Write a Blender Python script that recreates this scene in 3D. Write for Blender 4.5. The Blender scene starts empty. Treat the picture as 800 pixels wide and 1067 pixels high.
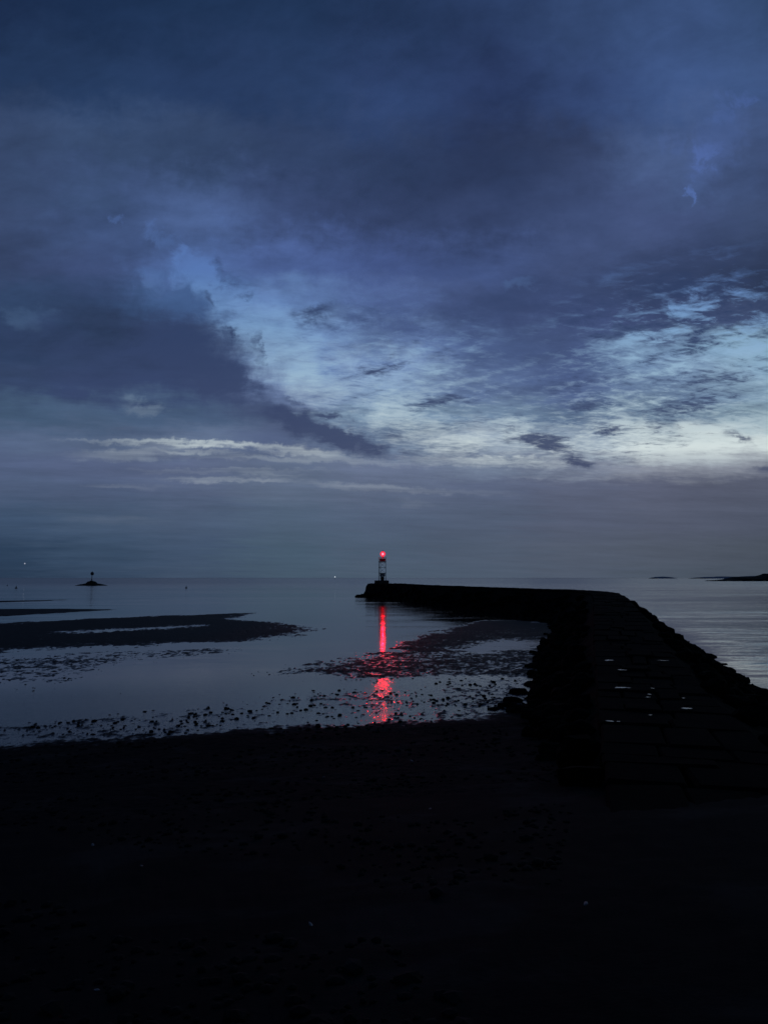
import bpy, bmesh, math, random
import numpy as np
from mathutils import Vector, noise as mnoise

random.seed(7)
rng = np.random.default_rng(11)
S = bpy.context.scene
COL = S.collection

# ------------------------------------------------------------------ survey
EYE = 5.5                      # eye height above low water
PITCH = math.radians(4.894)
F = 800.0                      # focal length, in pixels of an 800 x 1067 picture
CP, SP = math.cos(PITCH), math.sin(PITCH)


def ray(px, py):
    a, b = (px - 400.0) / F, (533.5 - py) / F
    return Vector((a, CP - b * SP, SP + b * CP))


def at_z(px, py, z=0.0):
    """bearing and depression of a surveyed point -> its place on the level z"""
    d = ray(px, py)
    t = (z - EYE) / d.z
    return Vector((d.x * t, d.y * t, z))


def at_d(px, py, dist):
    d = ray(px, py)
    t = dist / d.y
    return Vector((d.x * t, dist, EYE + d.z * t))


def azel(px, py):
    """bearing, and height over the sea as seen along the bearing of the jetty light"""
    d = ray(px, py)
    return math.degrees(math.atan2(d.x, d.y)), math.degrees(math.atan2(d.z, d.y))


def lin(r, g, b):
    f = lambda c: (c / 255 / 12.92) if c <= 10 else ((c / 255 + 0.055) / 1.055) ** 2.4
    return (f(r), f(g), f(b), 1.0)


# ------------------------------------------------------------------ numpy noise
_perm = rng.permutation(512)
_g2 = np.stack([np.cos(np.linspace(0, 2 * np.pi, 512, endpoint=False)),
                np.sin(np.linspace(0, 2 * np.pi, 512, endpoint=False))], 1)


def perlin(x, y, seed=0):
    xi, yi = np.floor(x).astype(np.int64), np.floor(y).astype(np.int64)
    xf, yf = x - xi, y - yi
    u, v = xf ** 3 * (xf * (xf * 6 - 15) + 10), yf ** 3 * (yf * (yf * 6 - 15) + 10)

    def g(ix, iy, dx, dy):
        h = _perm[(_perm[(ix + seed * 57) & 511] + iy) & 511]
        gr = _g2[h]
        return gr[..., 0] * dx + gr[..., 1] * dy
    n00, n10 = g(xi, yi, xf, yf), g(xi + 1, yi, xf - 1, yf)
    n01, n11 = g(xi, yi + 1, xf, yf - 1), g(xi + 1, yi + 1, xf - 1, yf - 1)
    a, b = n00 + u * (n10 - n00), n01 + u * (n11 - n01)
    return (a + v * (b - a)) * 1.5


def fbm(x, y, o=4, seed=0, gain=0.5):
    t, a = 0.0, 1.0
    for k in range(o):
        t = t + a * perlin(x * 2 ** k + 13.7 * k, y * 2 ** k - 7.1 * k, seed + k)
        a *= gain
    return t


def sstep(a, b, x):
    t = np.clip((x - a) / (b - a), 0, 1)
    return t * t * (3 - 2 * t)


# ------------------------------------------------------------------ node helpers
class NT:
    def __init__(s, tree):
        s.t = tree
        tree.nodes.clear()

    def n(s, typ, **kw):
        nd = s.t.nodes.new(typ)
        for k, v in kw.items():
            setattr(nd, k, v)
        return nd

    def l(s, a, b):
        s.t.links.new(a, b)

    def val(s, inp, v):
        if isinstance(v, bpy.types.NodeSocket):
            s.l(v, inp)
        else:
            inp.default_value = v

    def m(s, op, a, b=None, c=None, clamp=False):
        nd = s.n('ShaderNodeMath', operation=op, use_clamp=clamp)
        for i, v in enumerate((a, b, c)):
            if v is not None:
                s.val(nd.inputs[i], v)
        return nd.outputs[0]

    def v(s, op, a, b=None, scale=None):
        nd = s.n('ShaderNodeVectorMath', operation=op)
        s.val(nd.inputs[0], a)
        if b is not None:
            s.val(nd.inputs[1], b)
        if scale is not None:
            s.val(nd.inputs['Scale'], scale)
        return nd.outputs['Value'] if op in ('DOT_PRODUCT', 'LENGTH') else nd.outputs[0]

    def xyz(s, x, y, z=0.0):
        nd = s.n('ShaderNodeCombineXYZ')
        for i, v in enumerate((x, y, z)):
            s.val(nd.inputs[i], v)
        return nd.outputs[0]

    def noise(s, vec, scale, detail=4.0, rough=0.5, dist=0.0, color=False):
        nd = s.n('ShaderNodeTexNoise')
        s.val(nd.inputs['Vector'], vec)
        s.val(nd.inputs['Scale'], scale)
        nd.inputs['Detail'].default_value = detail
        nd.inputs['Roughness'].default_value = rough
        nd.inputs['Distortion'].default_value = dist
        return nd.outputs['Color' if color else 'Fac']

    def ramp(s, fac, stops, interp='LINEAR'):
        nd = s.n('ShaderNodeValToRGB')
        r = nd.color_ramp
        r.interpolation = interp
        while len(r.elements) < len(stops):
            r.elements.new(0.5)
        for e, (p, c) in zip(r.elements, stops):
            e.position = p
            e.color = c if len(c) == 4 else (*c, 1)
        s.val(nd.inputs[0], fac)
        return nd.outputs[0]

    def mix(s, fac, a, b, blend='MIX'):
        nd = s.n('ShaderNodeMix', data_type='RGBA', blend_type=blend)
        s.val(nd.inputs[0], fac)
        s.val(nd.inputs[6], a)
        s.val(nd.inputs[7], b)
        return nd.outputs[2]

    def smooth(s, x, a, b):
        nd = s.n('ShaderNodeMapRange', interpolation_type='SMOOTHSTEP')
        s.val(nd.inputs[0], x)
        nd.inputs[1].default_value = a
        nd.inputs[2].default_value = b
        return nd.outputs[0]


# ------------------------------------------------------------------ the sky
def build_world():
    w = bpy.data.worlds.new('World')
    S.world = w
    w.use_nodes = True
    T = NT(w.node_tree)
    D = T.n('ShaderNodeTexCoord').outputs['Generated']
    sep = T.n('ShaderNodeSeparateXYZ')
    T.l(D, sep.inputs[0])
    x, y, z = sep.outputs
    zp = T.m('MAXIMUM', z, 0.0)
    hz = T.m('SQRT', T.m('ADD', T.m('MULTIPLY', x, x), T.m('MULTIPLY', y, y)))
    yy = T.m('MAXIMUM', y, T.m('MAXIMUM', T.m('MULTIPLY', hz, 0.5), 0.001))
    el = T.m('MULTIPLY', T.m('ARCTANGENT', T.m('DIVIDE', zp, yy)), 57.2958)
    az = T.m('MULTIPLY', T.m('ARCTAN2', x, y), 57.2958)
    zc = T.m('ADD', zp, 0.09)
    qx, qy = T.m('DIVIDE', x, zc), T.m('DIVIDE', y, zc)
    # coordinates on a flat cloud deck seen from below, turned and drawn out along the wind
    ca, sa = math.cos(math.radians(16)), math.sin(math.radians(16))
    wx = T.m('ADD', T.m('MULTIPLY', qx, ca), T.m('MULTIPLY', qy, sa))
    wy = T.m('SUBTRACT', T.m('MULTIPLY', qy, ca), T.m('MULTIPLY', qx, sa))
    wind = T.xyz(T.m('MULTIPLY', wx, 0.62), wy, 0.0)

    # ragged edges: the bearing of every patch is shifted by two scales of noise
    amp = T.smooth(el, 0.0, 24.0)
    c5 = (0.5, 0.5, 0.5)
    w1 = T.v('SUBTRACT', T.noise(wind, 1.6, 3, 0.55, color=True), c5)
    w2 = T.v('SUBTRACT', T.noise(wind, 6.0, 6, 0.62, color=True), c5)
    w1b = T.v('MULTIPLY', w1, T.xyz(7.0, T.m('MULTIPLY_ADD', amp, 5.0, 0.8), 0))
    w2b = T.v('MULTIPLY', w2, T.xyz(6.0, T.m('MULTIPLY_ADD', amp, 4.5, 0.9), 0))
    E0 = T.xyz(az, el, 0.0)
    w3 = T.v('SUBTRACT', T.noise(E0, 0.62, 6, 0.62, 0.3, color=True), c5)
    w3 = T.v('MULTIPLY', w3, T.xyz(T.m('MULTIPLY_ADD', amp, 3.4, 1.6), T.m('MULTIPLY_ADD', amp, 3.2, 0.25), 0))
    E = T.v('ADD', w3, T.v('ADD', T.v('ADD', E0, w1b), w2b))                     # broad patches
    Ef = T.v('ADD', w3, T.v('ADD', T.v('ADD', E0, T.v('SCALE', w1b, scale=0.16)), T.v('SCALE', w2b, scale=0.42)))   # small ones
    se = T.n('ShaderNodeSeparateXYZ')
    T.l(E, se.inputs[0])
    azw, elw = se.outputs[0], se.outputs[1]

    def field(patches, start=0.0, coords=Ef):
        """sum of soft elongated patches: (x0, y0, x1, y1, half width, weight)"""
        acc = start
        for (x0, y0, x1, y1, hw, wt) in patches:
            a0, e0 = azel(x0, y0)
            a1, e1 = azel(x1, y1)
            ln = math.hypot(a1 - a0, e1 - e0)
            k = 0.0716
            g = T.n('ShaderNodeTexGradient', gradient_type='SPHERICAL')
            T.l(coords, g.inputs[0])
            tm = g.texture_mapping
            tm.vector_type = 'TEXTURE'
            tm.translation = ((a0 + a1) / 2, (e0 + e1) / 2, 0)
            tm.rotation = (0, 0, math.atan2(e1 - e0, a1 - a0))
            tm.scale = (ln / 2 + hw * k * 1.2, hw * k * 1.7, 1000.0)
            acc = T.m('MULTIPLY_ADD', T.smooth(g.outputs['Fac'], 0.0, 0.85), wt, acc)
        return acc

    # the broad light of the evening sky, by height above the sea and bearing
    XS = [0, 100, 200, 300, 400, 500, 600, 700, 800]
    ROWS = [
        (-120, [(22, 38, 66), (22, 38, 66), (24, 40, 68), (25, 41, 70), (28, 44, 74), (32, 48, 80), (36, 54, 86), (38, 58, 90), (36, 54, 84)]),
        (0, [(28, 45, 76), (28, 47, 79), (30, 50, 82), (32, 52, 85), (36, 54, 88), (42, 60, 97), (48, 67, 105), (54, 75, 116), (52, 74, 112)]),
        (90, [(36, 56, 90), (36, 56, 90), (37, 56, 91), (38, 57, 92), (42, 60, 98), (43, 59, 98), (52, 71, 114), (58, 80, 124), (58, 80, 122)]),
        (160, [(53, 70, 103), (55, 74, 108), (51, 69, 102), (46, 62, 95), (49, 65, 100), (45, 58, 91), (53, 67, 102), (69, 88, 129), (61, 78, 116)]),
        (220, [(53, 68, 101), (61, 80, 120), (70, 91, 135), (57, 73, 112), (55, 70, 108), (52, 66, 102), (59, 74, 112), (65, 80, 120), (59, 74, 108)]),
        (270, [(55, 70, 104), (59, 75, 114), (78, 103, 155), (77, 99, 152), (66, 84, 132), (67, 85, 131), (63, 78, 117), (60, 74, 110), (56, 70, 103)]),
        (320, [(51, 71, 105), (51, 70, 104), (69, 97, 144), (97, 126, 176), (78, 98, 146), (67, 83, 125), (65, 80, 122), (62, 76, 114), (67, 82, 118)]),
        (360, [(47, 64, 96), (51, 67, 100), (57, 72, 108), (113, 144, 188), (96, 120, 165), (75, 94, 137), (71, 88, 129), (108, 135, 166), (127, 160, 186)]),
        (400, [(53, 69, 101), (53, 68, 103), (55, 70, 106), (103, 122, 160), (135, 162, 194), (100, 122, 161), (85, 104, 144), (103, 126, 157), (129, 156, 179)]),
        (430, [(68, 90, 118), (72, 93, 122), (70, 90, 120), (75, 89, 120), (134, 161, 187), (114, 138, 166), (94, 115, 144), (110, 132, 155), (136, 161, 176)]),
        (462, [(83, 99, 129), (87, 103, 132), (93, 109, 137), (81, 95, 127), (107, 127, 155), (158, 174, 190), (150, 166, 182), (200, 213, 216), (202, 214, 215)]),
        (485, [(80, 94, 125), (84, 97, 128), (90, 102, 131), (95, 109, 135), (102, 114, 141), (112, 126, 149), (114, 124, 145), (134, 140, 153), (130, 136, 149)]),
        (505, [(76, 91, 119), (80, 94, 123), (86, 99, 127), (93, 107, 131), (94, 106, 131), (90, 101, 127), (90, 98, 121), (90, 96, 117), (88, 94, 113)]),
        (540, [(60, 79, 105), (68, 86, 111), (74, 90, 115), (78, 95, 117), (80, 94, 117), (81, 93, 115), (83, 91, 112), (82, 89, 108), (78, 85, 103)]),
        (575, [(44, 63, 87), (56, 75, 99), (64, 81, 105), (71, 90, 109), (76, 91, 111), (78, 90, 109), (80, 89, 106), (78, 86, 101), (73, 81, 94)]),
        (604, [(40, 57, 79), (52, 69, 92), (62, 78, 100), (69, 87, 105), (74, 89, 107), (76, 89, 107), (78, 88, 105), (74, 84, 98), (70, 79, 92)]),
    ]

    def bearing(a):
        return (a + 34.0) / 68.0
    azf = T.m('DIVIDE', T.m('ADD', azw, 34.0), 68.0, clamp=True)
    col = None
    prev = None
    for py, cs in reversed(ROWS):
        stops = [(bearing(azel(px, py)[0]), lin(*c)) for px, c in zip(XS, cs)]
        c = T.ramp(azf, stops, 'EASE')
        e = azel(400, py)[1]
        if col is None:
            col = c
        else:
            col = T.mix(T.smooth(elw, prev, e), col, c)
        prev = e
    e01 = T.m('DIVIDE', el, 45.0, clamp=True)
    P = lambda py: azel(400, py)[1] / 45.0

    # relief of the deck: soft mass, streaks and fine ripples
    n1 = T.noise(wind, 2.2, 7, 0.6, 0.3)
    n3 = T.noise(wind, 1.0, 5, 0.55, 0.2)
    n2 = T.noise(T.xyz(T.m('MULTIPLY', wx, 5.2), T.m('MULTIPLY', wy, 9.0), 0), 2.5, 6, 0.66, 0.45)
    mass = T.m('MULTIPLY_ADD', T.m('SUBTRACT', n3, 0.5), T.m('MULTIPLY_ADD', amp, 0.55, 0.25), 1.0)
    mass = T.m('MULTIPLY_ADD', T.m('SUBTRACT', n1, 0.5), T.m('MULTIPLY_ADD', amp, 0.75, 0.30), mass)
    mass = T.m('MULTIPLY_ADD', T.m('SUBTRACT', n2, 0.5), 0.14, mass)
    # billows hanging under the deck, drawn out upwards to the right
    sl = T.m('SUBTRACT', el, T.m('MULTIPLY', az, 0.17))
    bill = T.noise(T.xyz(T.m('MULTIPLY', az, 0.075), T.m('MULTIPLY', sl, 0.20), 3.0), 1.0, 5, 0.58, 0.5)
    bil2 = T.noise(T.xyz(T.m('MULTIPLY', az, 0.30), T.m('MULTIPLY', sl, 0.62), 8.0), 1.0, 6, 0.62, 0.4)
    mass = T.m('MULTIPLY_ADD', T.m('SUBTRACT', bill, 0.5), T.m('MULTIPLY', amp, 0.62), mass)
    mass = T.m('MULTIPLY_ADD', T.m('SUBTRACT', bil2, 0.5), T.m('MULTIPLY', amp, 0.46), mass)
    # long level streaks low over the sea
    low = T.m('SUBTRACT', 1.0, amp)
    strk = T.noise(T.xyz(T.m('MULTIPLY', az, 0.07), T.m('MULTIPLY_ADD', el, 1.5, T.m('MULTIPLY', az, 0.02)), 5.0), 1.0, 6, 0.6, 0.3)
    mass = T.m('MULTIPLY_ADD', T.m('SUBTRACT', strk, 0.5), T.m('MULTIPLY', low, T.m('MULTIPLY', T.smooth(el, 1.0, 6.0), 0.5)), mass)
    col = T.v('SCALE', col, scale=T.m('MAXIMUM', mass, 0.3))

    # open sky: Nishita twilight with the sun just under the sea on the right, warmed to what the gaps show
    sky = T.n('ShaderNodeTexSky', sky_type='NISHITA')
    sky.sun_disc = False
    sky.sun_elevation = math.radians(-3.0)
    sky.sun_rotation = math.radians(17.0)
    open_ = T.ramp(e01, [
        (P(604), lin(104, 112, 128)), (P(520), lin(120, 130, 150)), (P(490), lin(160, 172, 186)), (P(466), lin(222, 234, 234)),
        (P(440), lin(190, 208, 216)), (P(390), lin(160, 192, 216)), (P(340), lin(132, 172, 214)),
        (P(280), lin(98, 138, 204)), (P(180), lin(92, 120, 190)), (P(60), lin(70, 94, 150)), (1.0, lin(40, 58, 96))])
    open_ = T.mix(0.10, open_, T.v('SCALE', sky.outputs[0], scale=0.09))
    dark_ = T.ramp(e01, [
        (P(604), lin(66, 76, 96)), (P(520), lin(74, 81, 106)), (P(470), lin(62, 73, 104)), (P(420), lin(57, 70, 104)),
        (P(340), lin(49, 65, 101)), (P(220), lin(46, 60, 94)), (P(60), lin(36, 54, 88)), (1.0, lin(28, 44, 74))])

    OPEN = [
        (185, 272, 225, 300, 16, 0.5), (215, 300, 262, 335, 20, .5), (265, 340, 320, 382, 28, .7), (300, 390, 370, 405, 20, .5),
        (380, 425, 440, 440, 18, .55), (430, 468, 520, 462, 10, .6),
        (500, 440, 560, 446, 9, .5), (620, 472, 830, 474, 11, .9), (630, 452, 700, 448, 12, .7), (690, 458, 790, 452, 12, .6),
        (740, 440, 830, 436, 10, .5), (430, 482, 620, 484, 4, .6),
        (260, 467, 385, 478, 3.2, .40), (150, 474, 520, 486, 3.2, .22), (390, 478, 600, 481, 3, .5), (40, 459, 300, 465, 2.5, .28), (100, 489, 380, 492, 2, .22), (380, 508, 560, 517, 2.5, .3), (480, 497, 700, 499, 2, .2), (170, 462, 330, 467, 3.0, .38), (110, 462, 250, 464, 4, .25), (150, 470, 260, 472, 2, .3), (150, 499, 330, 501, 2.5, .6), (230, 493, 330, 497, 2, .4), (300, 503, 480, 514, 3, .5), (60, 506, 190, 508, 2, .25),
        (60, 478, 200, 470, 5, .22), (410, 522, 450, 526, 4, .35), (120, 421, 170, 426, 5, .14),
        (60, 540, 190, 543, 4, .2),
        (716, 204, 724, 186, 4, .55), (732, 172, 742, 150, 7, .42), (766, 100, 772, 114, 6, .5), (746, 110, 751, 120, 6, .25),
        (724, 190, 766, 112, 16, .24), (700, 152, 708, 144, 8, .16),
        (160, 238, 172, 252, 8, .3), (123, 223, 127, 225, 4, .3), (178, 262, 190, 268, 6, .4), (148, 288, 165, 296, 8, .2), (10, 330, 50, 340, 10, .12),
        (690, 330, 760, 322, 9, .6), (655, 350, 720, 342, 7, .5), (740, 352, 830, 345, 12, .4), (700, 385, 720, 376, 9, .3),
        (695, 320, 700, 318, 4, .3), (520, 300, 560, 296, 6, .2),
    ]
    DARK = [
        (335, 456, 410, 471, 10, 1.2), (295, 446, 370, 460, 10, .9), (270, 432, 330, 440, 8, .7), (290, 412, 320, 416, 4, .7), (330, 430, 368, 436, 4, .8),
        (150, 345, 262, 400, 28, 1.0), (200, 400, 290, 425, 18, .85), (270, 425, 350, 446, 10, .6), (20, 400, 150, 412, 16, .55), (0, 345, 80, 355, 20, .5), (60, 372, 200, 384, 24, .5), (172, 290, 250, 350, 16, .4), (40, 290, 150, 320, 22, .35),
        (430, 335, 620, 300, 18, .5), (560, 310, 800, 268, 24, .55), (650, 305, 830, 300, 10, .6), (620, 350, 680, 335, 8, .5), (340, 185, 560, 195, 40, .35), (500, 170, 640, 240, 38, .35), (690, 235, 820, 215, 26, .4), (0, 20, 330, 70, 60, .2),
        (300, 335, 420, 318, 12, .45), (560, 335, 640, 322, 7, .4),
        (240, 342, 252, 350, 7, .8), (264, 366, 272, 362, 5, .7), (258, 352, 276, 358, 4, .4), (213, 314, 218, 312, 5, .6), (250, 315, 262, 312, 4, .5),
        (222, 275, 240, 300, 9, .5), (305, 330, 350, 320, 10, .4), (268, 372, 284, 376, 4, .6), (375, 386, 420, 380, 8, .5),
        (518, 455, 590, 458, 6.5, 1.15), (548, 467, 612, 469, 6, 1.1), (582, 479, 624, 483, 4.5, 1.1), (608, 451, 645, 450, 3, .7),
        (740, 443, 800, 468, 5, .6), (776, 491, 812, 490, 5, .9), (400, 455, 425, 462, 5, .5),
        (395, 425, 520, 408, 7, .5), (500, 412, 660, 388, 8, .55), (570, 420, 660, 416, 8, .6), (660, 425, 760, 422, 8, .5),
        (420, 470, 440, 475, 4, .4), (440, 448, 500, 440, 5, .35), (520, 432, 600, 440, 4, .3),
        (60, 448, 240, 452, 4, .25), (90, 488, 250, 490, 4, .25), (400, 512, 520, 518, 5, .2),
    ]
    op = field(OPEN)
    dk = field(DARK)
    rip = T.m('MINIMUM', field([(600, 400, 830, 345, 75, 1.0), (680, 370, 830, 340, 45, .5), (330, 390, 520, 405, 60, .8), (430, 462, 830, 458, 34, .6),
                                (230, 290, 330, 370, 40, .35)], 0.0), 1.35)
    # combed streaks climbing to the right, over the fine ripples of the deck
    s2 = T.m('SUBTRACT', el, T.m('MULTIPLY', az, 0.22))
    comb = T.noise(T.xyz(T.m('MULTIPLY', az, 0.15), T.m('MULTIPLY', s2, 0.95), 2.0), 1.0, 7, 0.62, 0.35)
    rn = T.m('MULTIPLY', T.m('SUBTRACT', T.m('MULTIPLY_ADD', n2, 1.0, T.m('MULTIPLY', comb, 1.1)), 1.05), rip)
    slit = T.m('MULTIPLY_ADD', T.m('SUBTRACT', strk, 0.5), T.m('MULTIPLY', T.m('MULTIPLY', op, low), 4.5), op)
    op = T.m('MAXIMUM', slit, 0.0)
    op = T.m('MULTIPLY_ADD', rn, 3.2, T.m('MULTIPLY_ADD', T.m('SUBTRACT', n1, 0.5), T.m('MULTIPLY', op, 1.0), op))
    dk = T.m('MULTIPLY_ADD', rn, -3.0, T.m('MULTIPLY_ADD', T.m('SUBTRACT', n1, 0.5), T.m('MULTIPLY', dk, -1.2), dk))
    dk = T.m('MULTIPLY_ADD', T.m('SUBTRACT', bil2, 0.5), T.m('MULTIPLY', dk, 2.2), dk)
    dk = T.smooth(T.m('SUBTRACT', dk, T.m('MULTIPLY', op, 0.12)), -0.05, 1.25)
    op = T.m('MINIMUM', op, 1.0)
    col = T.mix(T.m('MULTIPLY', T.m('MAXIMUM', op, 0.0), 0.85, clamp=True), col, open_)
    col = T.mix(T.m('MULTIPLY', T.m('MAXIMUM', dk, 0.0), 0.93, clamp=True), col, dark_)
    bg = T.n('ShaderNodeBackground')
    T.l(col, bg.inputs[0])
    bg.inputs[1].default_value = 1.0
    out = T.n('ShaderNodeOutputWorld')
    T.l(bg.outputs[0], out.inputs[0])
    w.cycles.sampling_method = 'MANUAL'
    w.cycles.sample_map_resolution = 512


build_world()


# ------------------------------------------------------------------ materials
def mat(name, color, rough=0.6, spec=0.4, metal=0.0, var=0.25, vscale=3.0, bump=0.0, bscale=8.0, emit=None, estr=0.0):
    m = bpy.data.materials.new(name)
    m.use_nodes = True
    T = NT(m.node_tree)
    pos = T.n('ShaderNodeNewGeometry').outputs['Position']
    bs = T.n('ShaderNodeBsdfPrincipled')
    out = T.n('ShaderNodeOutputMaterial')
    n = T.noise(pos, vscale, 5, 0.6)
    lo = tuple(c * (1 - var) for c in color[:3]) + (1,)
    hi = tuple(min(1, c * (1 + var)) for c in color[:3]) + (1,)
    T.l(T.ramp(n, [(0.3, lo), (0.7, hi)]), bs.inputs['Base Color'])
    bs.inputs['Roughness'].default_value = rough
    bs.inputs['Metallic'].default_value = metal
    bs.inputs['Specular IOR Level'].default_value = spec
    if bump:
        b = T.n('ShaderNodeBump')
        b.inputs['Strength'].default_value = bump
        b.inputs['Distance'].default_value = 0.05
        T.l(T.noise(pos, bscale, 6, 0.65), b.inputs['Height'])
        T.l(b.outputs[0], bs.inputs['Normal'])
    if emit:
        bs.inputs['Emission Color'].default_value = (*emit, 1)
        bs.inputs['Emission Strength'].default_value = estr
    T.l(bs.outputs[0], out.inputs[0])
    return m


def water_mat():
    m = bpy.data.materials.new('sea_water')
    m.use_nodes = True
    T = NT(m.node_tree)
    pos = T.n('ShaderNodeNewGeometry').outputs['Position']
    chop = T.n('ShaderNodeAttribute', attribute_name='chop').outputs['Fac']
    far = T.n('ShaderNodeAttribute', attribute_name='far').outputs['Fac']
    bs = T.n('ShaderNodeBsdfPrincipled')
    bs.inputs['Base Color'].default_value = (0.004, 0.007, 0.011, 1)
    T.l(T.m('MULTIPLY_ADD', chop, 1.0, 1.30), bs.inputs['IOR'])
    T.l(T.m('MULTIPLY_ADD', far, 0.20, 0.05), bs.inputs['Roughness'])
    sc = T.v('MULTIPLY', pos, (0.55, 1.0, 1.0))
    h1 = T.noise(sc, 0.55, 5, 0.55, 0.4)
    h2 = T.noise(sc, 0.10, 3, 0.5, 0.2)
    cat = T.noise(T.v('MULTIPLY', pos, (0.006, 0.022, 1)), 1.0, 4, 0.55, 0.4)   # slicks and cat's paws
    paw = T.smooth(cat, 0.36, 0.62)
    h = T.m('ADD', T.m('MULTIPLY', h1, 0.34), T.m('MULTIPLY', h2, 1.2))
    ht = T.m('MULTIPLY', h, T.m('MULTIPLY', chop, T.m('MULTIPLY_ADD', paw, 0.75, 0.25)))
    cal = T.noise(pos, 0.9, 3, 0.5)
    ht = T.m('MULTIPLY_ADD', cal, 0.006, ht)
    lap = T.n('ShaderNodeAttribute', attribute_name='lap').outputs['Fac']
    gust = T.smooth(T.noise(T.v('MULTIPLY', pos, (0.05, 0.11, 1.0)), 1.0, 4, 0.55, 0.6), 0.48, 0.66)
    ht = T.m('MULTIPLY_ADD', T.noise(T.v('MULTIPLY', pos, (0.6, 1.3, 1.0)), 2.2, 4, 0.6, 0.3), T.m('MULTIPLY', gust, 0.014), ht)
    fine = T.noise(T.v('MULTIPLY', pos, (0.7, 1.3, 1.0)), 5.5, 5, 0.62, 0.5)
    ht = T.m('MULTIPLY_ADD', fine, T.m('MULTIPLY', lap, 0.015), ht)
    b = T.n('ShaderNodeBump')
    b.inputs['Strength'].default_value = 1.0
    b.inputs['Distance'].default_value = 1.0
    T.l(ht, b.inputs['Height'])
    T.l(b.outputs[0], bs.inputs['Normal'])
    out = T.n('ShaderNodeOutputMaterial')
    T.l(bs.outputs[0], out.inputs[0])
    return m


def sand_mat():
    m = bpy.data.materials.new('wet_sand')
    m.use_nodes = True
    T = NT(m.node_tree)
    pos = T.n('ShaderNodeNewGeometry').outputs['Position']
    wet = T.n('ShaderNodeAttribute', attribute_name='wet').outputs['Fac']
    bs = T.n('ShaderNodeBsdfPrincipled')
    n = T.noise(pos, 1.3, 7, 0.65)
    n2 = T.noise(pos, 22.0, 4, 0.6)
    base = T.ramp(n, [(0.3, (0.009, 0.009, 0.0095, 1)), (0.7, (0.013, 0.0125, 0.0125, 1))])
    base = T.mix(T.smooth(n2, 0.62, 0.72), base, (0.006, 0.006, 0.006, 1))
    base = T.mix(T.smooth(T.noise(pos, 0.55, 5, 0.6, 0.6), 0.50, 0.68), base, (0.026, 0.024, 0.023, 1))   # drier, paler drifts
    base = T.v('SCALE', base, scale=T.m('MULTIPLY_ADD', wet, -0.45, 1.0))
    T.l(base, bs.inputs['Base Color'])
    # films of water lying in the hollows of the bars
    film = T.n('ShaderNodeAttribute', attribute_name='film').outputs['Fac']
    fn = T.noise(T.v('MULTIPLY', pos, (1.5, 1.0, 1.0)), 1.9, 7, 0.74, 0.6)
    fl = T.m('MULTIPLY', T.smooth(T.m('MULTIPLY_ADD', T.noise(pos, 0.35, 3, 0.5), 0.30, T.m('MULTIPLY_ADD', film, 0.06, fn)), 0.80, 0.86), film)
    # the soaked fringe just above the water is smooth and shines; it dries inland
    fringe = T.n('ShaderNodeAttribute', attribute_name='fringe').outputs['Fac']
    fl = T.m('MAXIMUM', fl, T.m('MULTIPLY', fringe, T.smooth(T.m('MULTIPLY_ADD', fringe, 0.30, fn), 0.50, 0.85)))
    T.l(T.m('SUBTRACT', T.m('MULTIPLY_ADD', wet, -0.22, 0.9), T.m('MULTIPLY', fl, 0.50)), bs.inputs['Roughness'])
    T.l(T.m('ADD', T.m('MULTIPLY_ADD', wet, 0.03, 0.02), T.m('MULTIPLY', fl, 0.45)), bs.inputs['Specular IOR Level'])
    b = T.n('ShaderNodeBump')
    b.inputs['Strength'].default_value = 0.8
    b.inputs['Distance'].default_value = 0.02
    T.l(T.m('ADD', T.noise(pos, 6.0, 6, 0.7), T.m('MULTIPLY', n2, 0.5)), b.inputs['Height'])
    T.l(b.outputs[0], bs.inputs['Normal'])
    out = T.n('ShaderNodeOutputMaterial')
    T.l(bs.outputs[0], out.inputs[0])
    return m


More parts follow.
